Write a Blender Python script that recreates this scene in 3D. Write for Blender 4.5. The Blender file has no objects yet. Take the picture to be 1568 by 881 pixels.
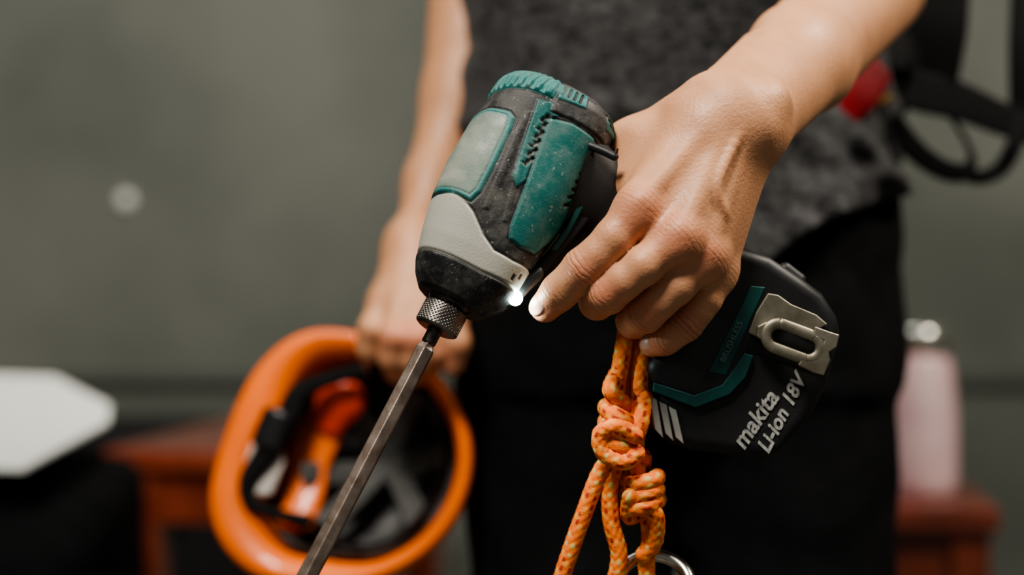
import bpy, math, numpy as np
from mathutils import Vector, Matrix
ZOOM=None
rng=np.random.RandomState(3)
K=4.2875e-4; CZ=0.90
def P(u,v,y):
    """survey point: bearing measured on the photo (u,v) + real distance y (m) -> world metres"""
    return np.array([(u-784)*K*y, y, CZ-(v-440.5)*K*y])
scene=bpy.context.scene
# ------------------------------------------------------------------ materials
def new_mat(name):
    m=bpy.data.materials.new(name); m.use_nodes=True
    nt=m.node_tree; b=nt.nodes['Principled BSDF']; return m,nt,b
def mat(name,col,rough=0.5,metal=0.0,var=0.15,scale=40,bump=0.0,bscale=200,sss=0,coat=0,emit=None,estr=0,trans=0,col2=None,sheen=0,dist=0.001,detail=4,spec=None):
    m,nt,b=new_mat(name)
    tc=nt.nodes.new('ShaderNodeTexCoord')
    n=nt.nodes.new('ShaderNodeTexNoise'); n.inputs['Scale'].default_value=scale; n.inputs['Detail'].default_value=detail
    nt.links.new(tc.outputs['Object'],n.inputs['Vector'])
    r=nt.nodes.new('ShaderNodeValToRGB')
    c=np.array(col); c2=np.array(col2) if col2 is not None else c*(1+var)
    c1=c*(1-var) if col2 is None else c
    r.color_ramp.elements[0].position=.35; r.color_ramp.elements[1].position=.65
    r.color_ramp.elements[0].color=(*np.clip(c1,0,1),1); r.color_ramp.elements[1].color=(*np.clip(c2,0,1),1)
    nt.links.new(n.outputs['Fac'],r.inputs['Fac']); nt.links.new(r.outputs['Color'],b.inputs['Base Color'])
    b.inputs['Roughness'].default_value=rough; b.inputs['Metallic'].default_value=metal
    if spec is not None: b.inputs['Specular IOR Level'].default_value=spec
    b.inputs['Coat Weight'].default_value=coat
    b.inputs['Sheen Weight'].default_value=sheen
    b.inputs['Transmission Weight'].default_value=trans
    if sss:
        b.inputs['Subsurface Weight'].default_value=sss; b.inputs['Subsurface Radius'].default_value=(1,.35,.2); b.inputs['Subsurface Scale'].default_value=.006
    if bump:
        n2=nt.nodes.new('ShaderNodeTexNoise'); n2.inputs['Scale'].default_value=bscale; n2.inputs['Detail'].default_value=5
        nt.links.new(tc.outputs['Object'],n2.inputs['Vector'])
        bp=nt.nodes.new('ShaderNodeBump'); bp.inputs['Strength'].default_value=bump; bp.inputs['Distance'].default_value=dist
        nt.links.new(n2.outputs['Fac'],bp.inputs['Height']); nt.links.new(bp.outputs['Normal'],b.inputs['Normal'])
    if emit is not None:
        b.inputs['Emission Color'].default_value=(*emit,1); b.inputs['Emission Strength'].default_value=estr
    return m
def attr_mat(name,rough=.5,metal=0,bump=.2,bscale=400,dust=0.0,sss=0,rv=None,dist=.0005,dustcol=(.35,.36,.32),crease=False,nscale=60,scratch=0):
    m,nt,b=new_mat(name)
    a=nt.nodes.new('ShaderNodeAttribute'); a.attribute_name='Col'
    tc=nt.nodes.new('ShaderNodeTexCoord')
    n=nt.nodes.new('ShaderNodeTexNoise'); n.inputs['Scale'].default_value=nscale; n.inputs['Detail'].default_value=8; n.inputs['Roughness'].default_value=.7
    nt.links.new(tc.outputs['Object'],n.inputs['Vector'])
    mr=nt.nodes.new('ShaderNodeMapRange'); mr.inputs[1].default_value=.45; mr.inputs[2].default_value=.75; mr.inputs[3].default_value=0; mr.inputs[4].default_value=dust
    nt.links.new(n.outputs['Fac'],mr.inputs[0])
    mx=nt.nodes.new('ShaderNodeMixRGB'); mx.inputs[2].default_value=(*dustcol,1)
    nt.links.new(mr.outputs[0],mx.inputs[0]); nt.links.new(a.outputs['Color'],mx.inputs[1]); colout=mx.outputs[0]
    if scratch:
        sn=nt.nodes.new('ShaderNodeTexNoise'); sn.inputs['Scale'].default_value=420; sn.inputs['Detail'].default_value=2
        nt.links.new(tc.outputs['Object'],sn.inputs['Vector'])
        sr=nt.nodes.new('ShaderNodeMapRange'); sr.inputs[1].default_value=.66; sr.inputs[2].default_value=.73; sr.inputs[4].default_value=scratch
        nt.links.new(sn.outputs['Fac'],sr.inputs[0])
        mx3=nt.nodes.new('ShaderNodeMixRGB'); mx3.inputs[2].default_value=(.36,.36,.32,1)
        nt.links.new(sr.outputs[0],mx3.inputs[0]); nt.links.new(colout,mx3.inputs[1]); colout=mx3.outputs[0]
    nt.links.new(colout,b.inputs['Base Color'])
    b.inputs['Roughness'].default_value=rough; b.inputs['Metallic'].default_value=metal
    if rv:
        m2=nt.nodes.new('ShaderNodeMapRange'); m2.inputs[3].default_value=rv[0]; m2.inputs[4].default_value=rv[1]; m2.inputs[1].default_value=.35; m2.inputs[2].default_value=.65
        nt.links.new(n.outputs['Fac'],m2.inputs[0]); nt.links.new(m2.outputs[0],b.inputs['Roughness'])
    if sss:
        b.inputs['Subsurface Weight'].default_value=sss; b.inputs['Subsurface Radius'].default_value=(1,.35,.2); b.inputs['Subsurface Scale'].default_value=.005
    n2=nt.nodes.new('ShaderNodeTexNoise'); n2.inputs['Scale'].default_value=bscale; n2.inputs['Detail'].default_value=6
    nt.links.new(tc.outputs['Object'],n2.inputs['Vector'])
    bp=nt.nodes.new('ShaderNodeBump'); bp.inputs['Strength'].default_value=bump; bp.inputs['Distance'].default_value=dist
    nt.links.new(n2.outputs['Fac'],bp.inputs['Height'])
    last=bp
    if crease:
        ca=nt.nodes.new('ShaderNodeAttribute'); ca.attribute_name='Cre'
        sp=nt.nodes.new('ShaderNodeSeparateColor'); nt.links.new(ca.outputs['Color'],sp.inputs[0])
        wn=nt.nodes.new('ShaderNodeTexNoise'); wn.inputs['Scale'].default_value=160; wn.inputs['Detail'].default_value=3
        nt.links.new(tc.outputs['Object'],wn.inputs['Vector'])
        def M(op,x,y=None):
            q=nt.nodes.new('ShaderNodeMath'); q.operation=op
            for i,z in enumerate((x,y)):
                if z is None: continue
                if isinstance(z,(int,float)): q.inputs[i].default_value=z
                else: nt.links.new(z,q.inputs[i])
            return q.outputs[0]
        s=M('ADD',M('MULTIPLY',sp.outputs[0],2.4),M('MULTIPLY',wn.outputs['Fac'],7.0))
        wv=M('POWER',M('MULTIPLY',M('ADD',M('SINE',s),1.0),.5),3.0)
        h=M('MULTIPLY',wv,sp.outputs[1])
        b2=nt.nodes.new('ShaderNodeBump'); b2.invert=True; b2.inputs['Strength'].default_value=.8; b2.inputs['Distance'].default_value=.0009
        nt.links.new(h,b2.inputs['Height']); nt.links.new(bp.outputs['Normal'],b2.inputs['Normal']); last=b2
        # fine cross-hatched skin lines
        vo=nt.nodes.new('ShaderNodeTexVoronoi'); vo.feature='DISTANCE_TO_EDGE'; vo.inputs['Scale'].default_value=620
        nt.links.new(tc.outputs['Object'],vo.inputs['Vector'])
        b3=nt.nodes.new('ShaderNodeBump'); b3.inputs['Strength'].default_value=.35; b3.inputs['Distance'].default_value=.0003
        nt.links.new(vo.outputs['Distance'],b3.inputs['Height']); nt.links.new(b2.outputs['Normal'],b3.inputs['Normal']); last=b3
        mx2=nt.nodes.new('ShaderNodeMixRGB'); mx2.blend_type='MULTIPLY'; mx2.inputs[2].default_value=(.62,.42,.36,1)  # shade gathering in the skin creases is put into the base colour
        nt.links.new(M('MULTIPLY',h,.55),mx2.inputs[0]); nt.links.new(colout,mx2.inputs[1]); nt.links.new(mx2.outputs[0],b.inputs['Base Color'])
    nt.links.new(last.outputs['Normal'],b.inputs['Normal'])
    return m
# ------------------------------------------------------------------ object helpers
def group(name,loc):
    e=bpy.data.objects.new(name,None); e.empty_display_size=.05; e.location=Vector(loc); scene.collection.objects.link(e); return e
def adopt(o,par):
    if par is not None:
        o.parent=par; o.matrix_parent_inverse=Matrix.Translation(-Vector(par.location))
    return o
def mesh_obj(name,verts,faces,m,par=None,smooth=True,cols=None,cre=None):
    me=bpy.data.meshes.new(name)
    verts=np.asarray(verts,dtype=np.float64)
    me.from_pydata(verts.tolist(),[],faces.tolist() if isinstance(faces,np.ndarray) else faces)
    if smooth: me.polygons.foreach_set('use_smooth',[True]*len(me.polygons))
    for nm,cc_ in (('Col',cols),('Cre',cre)):
        if cc_ is None: continue
        at=me.color_attributes.new(nm,'FLOAT_COLOR','POINT')
        c=np.ones((len(verts),4)); c[:,:3]=cc_; at.data.foreach_set('color',c.ravel())
    if m is not None: me.materials.append(m)
    me.update()
    o=bpy.data.objects.new(name,me); scene.collection.objects.link(o); return adopt(o,par)
def grid_faces(nr,nc,closed=True,flip=False):
    i=np.arange(nr-1)[:,None]; j=np.arange(nc if closed else nc-1)[None,:]
    j2=(j+1)%nc
    f=np.stack([i*nc+j+0*i, i*nc+j2, (i+1)*nc+j2, (i+1)*nc+j],-1).reshape(-1,4)
    return f[:,::-1] if flip else f
def catmull(pts,n=12):
    pts=np.array(pts,float); q=np.vstack([2*pts[0]-pts[1],pts,2*pts[-1]-pts[-2]]); out=[]
    for i in range(1,len(q)-2):
        for t in np.linspace(0,1,n,endpoint=False):
            p0,p1,p2,p3=q[i-1:i+3]
            out.append(.5*((2*p1)+(-p0+p2)*t+(2*p0-5*p1+4*p2-p3)*t*t+(-p0+3*p1-3*p2+p3)*t**3))
    out.append(q[-2]); return np.array(out)
def frames(path,ref):
    T=np.gradient(path,axis=0); T/=np.linalg.norm(T,axis=1)[:,None]+1e-12
    N=[]; n=np.array(ref,float)
    for t in T:
        n=n-t*np.dot(n,t); n/=np.linalg.norm(n)+1e-12; N.append(n.copy())
    N=np.array(N); B=np.cross(T,N); return T,N,B
def tube(name,pts,ra,rb,m,par=None,ref=(0,-1,0),n=12,seg=24,colfn=None,dispfn=None,spline=True,sq=2.0,refpath=None):
    """ra: radius along ref normal, rb: radius across"""
    path=catmull(pts,n) if spline else np.array(pts,float)
    ra=np.atleast_1d(np.array(ra,float)); rb=np.atleast_1d(np.array(rb,float))
    tt=np.linspace(0,1,len(path))
    RA=np.interp(tt,np.linspace(0,1,len(ra)),ra); RB=np.interp(tt,np.linspace(0,1,len(rb)),rb)
    T,N,B=frames(path,ref)
    S=np.concatenate([[0],np.cumsum(np.linalg.norm(np.diff(path,axis=0),axis=1))])
    th=np.arange(seg)/seg*2*np.pi
    ce=np.sign(np.cos(th))*np.abs(np.cos(th))**(2/sq); se=np.sign(np.sin(th))*np.abs(np.sin(th))**(2/sq)
    rows=[];cols=[]
    def ring(p,Nn,Bb,a,b,s):
        r=np.ones(seg)
        if dispfn is not None: r=dispfn(s,th)
        rows.append(p+np.outer(ce*a*r,Nn)+np.outer(se*b*r,Bb))
        if colfn is not None: cols.append(colfn(s,th))
    e=min(RA[0],RB[0])
    for a in (85,60,35,15): ring(path[0]-T[0]*e*math.sin(math.radians(a)),N[0],B[0],RA[0]*math.cos(math.radians(a)),RB[0]*math.cos(math.radians(a)),0)
    for i in range(len(path)): ring(path[i],N[i],B[i],RA[i],RB[i],S[i])
    e=min(RA[-1],RB[-1])
    for a in (15,35,60,85): ring(path[-1]+T[-1]*e*math.sin(math.radians(a)),N[-1],B[-1],RA[-1]*math.cos(math.radians(a)),RB[-1]*math.cos(math.radians(a)),S[-1])
    V=np.vstack(rows); F=grid_faces(len(rows),seg).tolist()
    F.append(list(range(seg))[::-1]); F.append([(len(rows)-1)*seg+i for i in range(seg)])
    return mesh_obj(name,V,F,m,par,True,np.vstack(cols) if colfn else None)
def prism(name,poly,y0,y1,m,par=None,bev=.002,yref=None,seg=3,rot=None):
    """closed outline (bearings at distance yref) extruded straight back from y0 to y1"""
    yr=yref or y0
    pts=[P(u,v,yr) for u,v in poly]; n=len(pts)
    V=[(p[0],y0,p[2]) for p in pts]+[(p[0],y1,p[2]) for p in pts]
    F=[list(range(n)),list(range(2*n-1,n-1,-1))]+[[i,i+n,(i+1)%n+n,(i+1)%n] for i in range(n)]
    o=mesh_obj(name,V,F,m,par,True)
    import bmesh
    bm=bmesh.new(); bm.from_mesh(o.data); bmesh.ops.recalc_face_normals(bm,faces=bm.faces); bm.to_mesh(o.data); bm.free()
    if bev:
        b=o.modifiers.new('bev','BEVEL'); b.width=bev; b.segments=seg; b.limit_method='ANGLE'; b.angle_limit=math.radians(50); b.use_clamp_overlap=True; b.harden_normals=True
    return o
def box(name,c,h,m,par=None,bev=.003,rz=0,taper=1.0,rot=None):
    V=[]
    for z in (-1,1):
        for x,y in ((-1,-1),(1,-1),(1,1),(-1,1)):
            f=taper if z<0 else 1
            V.append(Vector((x*h[0]*f,y*h[1]*f,z*h[2])))
    R=rot if rot is not None else Matrix.Rotation(rz,3,'Z')
    V=[tuple(R@v+Vector(c)) for v in V]
    F=[[3,2,1,0],[4,5,6,7],[0,1,5,4],[1,2,6,5],[2,3,7,6],[3,0,4,7]]
    o=mesh_obj(name,V,F,m,par,False)
    if bev:
        b=o.modifiers.new('bev','BEVEL'); b.width=bev; b.segments=3
    return o
def lathe(name,c,prof,m,par=None,seg=64,axis=None,smooth=True):
    th=np.arange(seg)/seg*2*np.pi; rows=[]
    if axis is None: A=np.array([0,0,1.]);
    else: A=np.array(axis,float)/np.linalg.norm(axis)
    X=np.cross(A,[0.2,1,0.1]); X/=np.linalg.norm(X); Y=np.cross(A,X)
    for r,z in prof: rows.append(np.array(c)+A*z+np.outer(np.cos(th)*r,X)+np.outer(np.sin(th)*r,Y))
    F=grid_faces(len(rows),seg).tolist()
    return mesh_obj(name,np.vstack(rows),F,m,par,smooth)
# ------------------------------------------------------------------ SDF modelling (surface nets)
class Field:
    def __init__(s,lo,hi,h):
        s.lo=np.array(lo,float); s.h=h; s.n=(np.ceil((np.array(hi)-s.lo)/h)).astype(int)+1
        s.F=np.full(s.n,1.0,dtype=np.float32)
        s.ax=[(s.lo[i]+np.arange(s.n[i])*h).astype(np.float32) for i in range(3)]
    def sl(s,lo,hi):
        a=np.clip(np.floor((np.array(lo)-s.lo)/s.h).astype(int),0,s.n); b=np.clip(np.ceil((np.array(hi)-s.lo)/s.h).astype(int)+1,0,s.n)
        return tuple(slice(a[i],b[i]) for i in range(3))
    def XYZ(s,sl=None):
        sl=sl or (slice(None),)*3
        return s.ax[0][sl[0]][:,None,None],s.ax[1][sl[1]][None,:,None],s.ax[2][sl[2]][None,None,:]
def cap(X,Y,Z,a,b,ra,rb,fn=None,ff=1):
    a=np.array(a,float);b=np.array(b,float);ab=b-a;L=max(ab@ab,1e-12)
    t=np.clip(((X-a[0])*ab[0]+(Y-a[1])*ab[1]+(Z-a[2])*ab[2])/L,0,1).astype(np.float32)
    vx=X-a[0]-t*ab[0];vy=Y-a[1]-t*ab[1];vz=Z-a[2]-t*ab[2]
    d=vx*vx+vy*vy+vz*vz
    if fn is not None:
        fn=np.array(fn,float);fn/=np.linalg.norm(fn); vn=vx*fn[0]+vy*fn[1]+vz*fn[2]; d=d+(ff*ff-1)*vn*vn
    return np.sqrt(np.maximum(d,0))-(ra+(rb-ra)*t)
def smin(a,b,k):
    h=np.clip(.5+.5*(b-a)/k,0,1); return b*(1-h)+a*h-k*h*(1-h)
def add(f,F,prims,k):
    for p in prims:
        a,b,ra,rb=[np.array(q,float) for q in p[:4]]
        kk=p[6] if len(p)>6 else k
        m=max(ra,rb)+kk+4*f.h
        sl=f.sl(np.minimum(a,b)-m,np.maximum(a,b)+m)
        if min(F[sl].shape)==0: continue
        X,Y,Z=f.XYZ(sl)
        fn=p[4] if len(p)>4 else None; ff=p[5] if len(p)>5 else 1
        F[sl]=smin(F[sl],cap(X,Y,Z,a,b,float(ra),float(rb),fn,ff),kk)
def add_finger(f,Fp,F,chain,k1,k2):
    pts=np.array([c[0] for c in chain]); rs=[c[1] for c in chain]
    m=max(rs)+k2+5*f.h
    sl=f.sl(pts.min(0)-m,pts.max(0)+m)
    X,Y,Z=f.XYZ(sl); G=None
    for i in range(len(pts)-1):
        d=cap(X,Y,Z,pts[i],pts[i+1],rs[i],rs[i+1]); G=d if G is None else smin(G,d,k1)
    F[sl]=np.minimum(F[sl],smin(Fp[sl],G,k2))
def nets(f):
    F=f.F; S=F<0
    c=[(i,j,k) for i in (0,1) for j in (0,1) for k in (0,1)]
    nx,ny,nz=F.shape
    def sub(A,o): return A[o[0]:nx-1+o[0],o[1]:ny-1+o[1],o[2]:nz-1+o[2]]
    cnt=np.zeros((nx-1,ny-1,nz-1),np.uint8)
    for o in c: cnt+=sub(S,o)
    act=(cnt>0)&(cnt<8); idx=np.argwhere(act)
    ids=np.full(act.shape,-1,np.int32); ids[act]=np.arange(len(idx))
    cv={o:F[idx[:,0]+o[0],idx[:,1]+o[1],idx[:,2]+o[2]] for o in c}
    pos=np.zeros((len(idx),3)); n=np.zeros(len(idx))
    for o in c:
        for a in range(3):
            if o[a]==0:
                q=list(o);q[a]=1;q=tuple(q); A=cv[o];B=cv[q]; mk=(A<0)!=(B<0)
                t=np.where(mk,A/np.where(mk,A-B,1),0); p=np.tile(np.array(o,float),(len(idx),1)); p[:,a]+=t
                pos+=p*mk[:,None]; n+=mk
    V=f.lo+(idx+pos/n[:,None])*f.h
    faces=[]
    for a in range(3):
        b,c2=(a+1)%3,(a+2)%3
        sa=[slice(None)]*3;sb=[slice(None)]*3; sa[a]=slice(0,-1);sb[a]=slice(1,None)
        e=np.argwhere(S[tuple(sa)]!=S[tuple(sb)])
        ok=(e[:,b]>0)&(e[:,c2]>0)&(e[:,b]<F.shape[b]-1)&(e[:,c2]<F.shape[c2]-1); e=e[ok]
        def cell(db,dc):
            q=e.copy(); q[:,b]-=db; q[:,c2]-=dc; return ids[q[:,0],q[:,1],q[:,2]]
        Q=np.stack([cell(1,1),cell(0,1),cell(0,0),cell(1,0)],-1)
        ins=S[e[:,0],e[:,1],e[:,2]]
        Q[~ins]=Q[~ins][:,::-1]; faces.append(Q)
    return V,np.vstack(faces)
def smooth_mesh(V,F,it=3,lam=.5):
    E=np.vstack([F[:,[0,1]],F[:,[1,2]],F[:,[2,3]],F[:,[3,0]]])
    for _ in range(it):
        s=np.zeros_like(V); n=np.zeros(len(V))
        for k in range(3):
            s[:,k]=np.bincount(E[:,0],V[E[:,1],k],len(V))+np.bincount(E[:,1],V[E[:,0],k],len(V))
        n=np.bincount(E[:,0],minlength=len(V))+np.bincount(E[:,1],minlength=len(V))
        V=V+lam*(s/np.maximum(n,1)[:,None]-V)
    return V
def wob(X,Y,Z,freq,seed,n=5):
    r=np.random.RandomState(seed); o=0
    for i in range(n):
        d=r.normal(size=3); d/=np.linalg.norm(d); d*=freq*r.uniform(.6,1.5)
        o=o+np.sin(X*d[0]+Y*d[1]+Z*d[2]+r.uniform(0,6.28)+1.3*np.sin((X*d[1]-Y*d[2]+Z*d[0])*.7))
    return o/n
# ================================================================== ROOM
wall_m=mat('wall_plaster',(.105,.114,.098),.85,col2=(.185,.194,.168),scale=1.6,bump=.4,bscale=30,dist=.004,detail=8)
floor_m=mat('floor_concrete',(.10,.10,.09),.7,var=.2,scale=3,bump=.2,bscale=40)
trim_m=mat('trim_paint',(.08,.087,.075),.6)
ceil_m=mat('ceiling_paint',(.5,.5,.47),.9)
box('floor',(0,.9,-.05),(3.3,2.9,.05),floor_m,None,0)
box('wall_back',(0,3.35,1.5),(3.3,.05,1.5),wall_m,None,0)
box('wall_left',(-3.25,.9,1.5),(.05,2.4,1.5),wall_m,None,0)
box('wall_right',(3.25,.9,1.5),(.05,2.4,1.5),wall_m,None,0)
box('ceiling',(0,.9,3.05),(3.3,2.5,.05),ceil_m,None,0)
box('trim_1',(0,3.29,.70),(3.2,.012,.014),trim_m,None,.003)
box('baseboard_back',(0,3.29,.06),(3.2,.012,.06),trim_m,None,.003)
pw=P(188,305,3.27)
spot_m=mat('plug_glow',(.75,.75,.70),.3,emit=(.9,.95,.85),estr=.14)  # pale plug given a faint glow of its own to brighten its blur disc
lathe('wall_plug',(pw[0],3.299,pw[2]),[(0.0001,.014),(.012,.014),(.016,.010),(.017,0)],spot_m,axis=(0,-1,0))
# ================================================================== IMPACT DRIVER
drv=group('impact_driver',P(768,310,.80))
C0=P(676,487,.778); Cb=P(851,150,.815)
A=Cb-C0; L=np.linalg.norm(A); A/=L
pxl=L/math.hypot(175,337)      # metres per bearing unit along the tool
Wd=np.cross(A,[0,1,0]); Wd/=np.linalg.norm(Wd)
if Wd[0]<0: Wd=-Wd
Q=np.cross(Wd,A); 
if Q[1]<0: Q=-Q
def LW(w,t,q): return C0+pxl*(np.multiply.outer(w,Wd)+np.multiply.outer(t,A)+np.multiply.outer(q,Q))
def wt(u,v): return ((u-676)*.887+(v-487)*.4616, (u-676)*.4616-(v-487)*.887)
def sdpoly(pw,pt,poly):
    """signed distance (neg inside)"""
    v=np.array([wt(*p) for p in poly]); n=len(v)
    d=np.full(pw.shape,1e9); ins=np.zeros(pw.shape,bool)
    for i in range(n):
        a=v[i];b=v[(i+1)%n]; e=b-a; wx=pw-a[0]; wy=pt-a[1]
        t=np.clip((wx*e[0]+wy*e[1])/(e@e+1e-9),0,1); d=np.minimum(d,np.hypot(wx-t*e[0],wy-t*e[1]))
        cnd=((a[1]>pt)!=(b[1]>pt))&(pw<(b[0]-a[0])*(pt-a[1])/((b[1]-a[1])+1e-12)+a[0]); ins^=cnd
    return np.where(ins,-d,d)
tk=[24,28,45,66,97,130,150,210,285,330,355,370,380,387]
wl=[-40,-48,-62,-72,-81,-88,-91,-95,-92,-87,-84,-74,-58,-30]
wr=[46,54,68,80,84,86,88,95,98,104,104,96,78,46]
from math import pi
nT,nA=400,520
tt=np.concatenate([np.full(6,24.0),np.linspace(24,387,nT),np.full(6,387.5)])
sc=np.concatenate([np.linspace(.02,.97,6),np.ones(nT),np.linspace(.97,.02,6)])
WL=np.interp(tt,tk,wl);WR=np.interp(tt,tk,wr)
ker=np.ones(9)/9
WL[15:-15]=np.convolve(WL,ker,'same')[15:-15];WR[15:-15]=np.convolve(WR,ker,'same')[15:-15]
cc=(WL+WR)/2; aa=(WR-WL)/2; bb=aa*.9
th=np.arange(nA)/nA*2*pi; nn=2.7
ct=np.sign(np.cos(th))*np.abs(np.cos(th))**(2/nn); st=np.sign(np.sin(th))*np.abs(np.sin(th))**(2/nn)
w=cc[:,None]+(aa*sc)[:,None]*ct; q=(bb*sc)[:,None]*st; t=np.repeat(tt[:,None],nA,1)
def stp(d,s=1.0): return np.clip(.5-d/(2*s),0,1)      # 1 inside
TEAL=np.array([.004,.110,.102]); RUB=np.array([.014,.014,.0145]); SIL=np.array([.39,.385,.33]); DTEAL=np.array([.150,.205,.172])
col=np.tile(RUB,(*w.shape,1)); disp=np.zeros_like(w)
def paint(d,c,s=1.0):
    global col
    a=stp(d,s)[...,None]; col=col*(1-a)+np.array(c)*a
def raise_(d,h,s=2.0):
    global disp
    disp+=h*np.clip(.5-d/(2*s),0,1)
def groove(d,dep=1.6,wd=2.2):
    global disp
    disp-=dep*np.exp(-(d/wd)**2)
silver=[(640,300),(666,316),(690,321),(703,333),(716,352),(730,385),(745,407),(772,420),(812,430),(800,445),(780,458),(727,436),(680,411),(635,388)]
d=sdpoly(w,t,silver); paint(d,SIL); raise_(d,1.2); groove(d)
bump_=[(630,389),(680,412),(727,437),(784,459),(800,440),(860,500),(700,560),(600,440)]
d=sdpoly(w,t,bump_); paint(d,(.011,.012,.013)); raise_(d,2.5,1.5); groove(d,1.2)
toppan=[(700,180),(724,192),(745,191),(771,203),(777,213),(773,230),(758,262),(742,296),(727,324),(713,337),(696,326),(668,313),(630,290)]
d=sdpoly(w,t,toppan); paint(d,TEAL*1.3+.02); raise_(d,2.5,1.4); groove(d,1.8)
paint(d+8,DTEAL,3.0); groove(d+7,.8,1.5)
# rubbed, dusty wear in the middle of the top panel
wear=np.clip((-d-9)/14,0,1)*np.clip(.45+.9*wob(w,t,q,.07,41,6)+.5*wob(w,t,q,.25,42,6),0,1)
col=col*(1-.7*wear[...,None])+np.array([.36,.36,.30])*.7*wear[...,None]
side=[(827,214),(861,221),(893,238),(904,256),(886,298),(860,345),(835,379),(806,405),(781,402),(766,390),(768,372),(786,325),(806,270)]
d=sdpoly(w,t,side); paint(d,TEAL); raise_(d,2.4,1.4); groove(d,2.4,2.2)
for poly in ([(792,205),(800,205),(762,300),(738,350),(730,348)],[(803,205),(809,206),(775,330),(764,368),(757,366)]):
    d=sdpoly(w,t,poly); raise_(d,1.3,1.5)
strip=[(812,186),(840,193),(841,211),(827,213),(807,262),(790,308),(777,318),(772,302),(787,255),(802,215)]
d=sdpoly(w,t,strip); paint(d,TEAL*.95); raise_(d,2.0,1.3)
def slot(u,v,ln,wd,ang,c=(.003,.003,.004),dp=5):
    a=math.radians(ang); du,dv=math.cos(a),-math.sin(a)
    poly=[(u+sx*du*ln/2+sy*dv*wd/2, v+sx*dv*ln/2-sy*du*wd/2) for sx,sy in ((-1,-1),(1,-1),(1,1),(-1,1))]
    d=sdpoly(w,t,poly); paint(d,c,.6); raise_(d,-dp,.8)
for i in range(6): slot(822-5.3*i,214+13*i,18,5.5,40,dp=3.5)
for i in range(7): slot(888-6.0*i,264+11.5*i,12,4,28,dp=3)
capT=[(740,158),(770,161),(800,169),(833,184),(842,172),(852,148),(850,120),(740,100)]
d=sdpoly(w,t,capT); paint(d,TEAL*1.35+.01); raise_(d,1.2,1.5); groove(d,2.2)
ribm=stp(d+4,2)
rb_=np.sin(th*40); disp+=ribm*(1.9*np.tanh(rb_*3))[None,:]
capR=[(852,148),(842,172),(834,185),(828,205),(861,217),(905,238),(932,262),(990,230),(960,120),(860,100)]
d=sdpoly(w,t,capR); paint(d,(.022,.022,.024)); raise_(d,1.6,1.5); groove(d,2)
frame_=[(846,158),(887,174),(880,198),(840,184)]
d=sdpoly(w,t,frame_); paint(d,TEAL*1.3); raise_(d,1.5,1.2)
for i in range(4): slot(851+8.2*i,171+3.9*i,19,4.0,66,dp=4)
frame_=[(914,196),(932,208),(934,228),(912,222)]
d=sdpoly(w,t,frame_); paint(d,TEAL*1.2); raise_(d,1.2,1.2)
for i in range(3): slot(921+2.5*i,203+7*i,18,3.2,-28,dp=3)
slot(772,441,9,4,60,(.03,.03,.03),1.5); slot(783,438,9,3,60,(.03,.03,.03),1.5)
nrm=np.sqrt(ct**2+st**2)
w2=w+disp*(ct/nrm); q2=q+disp*(st/nrm)
V=LW(w2,t,q2).reshape(-1,3)
drv_m=attr_mat('tool_housing',rough=.5,bump=.4,bscale=900,dust=.32,rv=(.42,.75),dist=.0004,scratch=.45,nscale=85,dustcol=(.30,.30,.26))
mesh_obj('motor_housing',V,grid_faces(len(tt),nA),drv_m,drv,True,col.reshape(-1,3))
black_m=mat('black_rubber',(.008,.008,.0085),.6,var=.3,scale=80,bump=.25,bscale=900,dist=.0004)
black2_m=mat('black_plastic',(.010,.0105,.011),.5,var=.3,scale=60,bump=.15,bscale=700,dist=.0003)
teal_m=mat('teal_plastic',(.004,.066,.060),.5,var=.2,scale=80,bump=.15,bscale=700,dist=.0003)
metal_m=mat('worn_steel',(.16,.14,.125),.38,1,col2=(.34,.31,.28),scale=120,bump=.3,bscale=500,dist=.0003)
dmetal_m=mat('dark_steel',(.06,.055,.05),.4,1,col2=(.16,.14,.12),scale=150,bump=.3,bscale=600,dist=.0003)
def loftring(name,tw,rw,m,nS=180,fn=None,sides=None):
    thh=np.arange(nS)/nS*2*pi; rows=[]
    for tq,rq in zip(tw,rw):
        r=np.full(nS,rq,float)
        if fn is not None: r=r+fn(tq,thh)
        rows.append(LW(np.cos(thh)*r,np.full(nS,tq),np.sin(thh)*r))
    F=grid_faces(len(tw),nS).tolist(); F.append(list(range(nS))[::-1]); F.append([(len(tw)-1)*nS+i for i in range(nS)])
    return mesh_obj(name,np.vstack(rows),F,m,drv,sides is None)
tz=np.linspace(-17,15,64)
loftring('chuck_sleeve',np.concatenate([[-20,-19.5,-18],tz,[16,17.5]]),np.concatenate([[20,27,30],np.full(64,31.5),[30.5,27]]),metal_m,
  fn=lambda tq,a:(1.6*np.maximum(0,np.sin(a*34+tq*1.05))*np.maximum(0,np.sin(a*34-tq*1.05)) if -17<=tq<=15 else 0*a),nS=360)
loftring('chuck_collar',[17,18,26,30],[26,29,33,36],dmetal_m)
loftring('bit_neck',[-18,-22,-40,-46],[13,10.5,10.5,8],dmetal_m)
rows=[]
for tq,r in ((-42,9),(-52,14.5),(-300,14.8),(-480,15.2),(-484,12)):
    a=np.arange(6)/6*2*pi+.42; rows.append(LW(np.cos(a)*r,np.full(6,float(tq)),np.sin(a)*r))
F=grid_faces(5,6).tolist(); F+= [list(range(6))[::-1],[24+i for i in range(6)]]
o=mesh_obj('hex_bit',np.vstack(rows),F,mat('bit_steel',(.22,.160,.128),.36,.85,col2=(.42,.34,.29),scale=90,bump=.4,bscale=300,dist=.0003),drv,False)
b=o.modifiers.new('b','BEVEL'); b.width=.0005; b.segments=2
yh=.803
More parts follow.
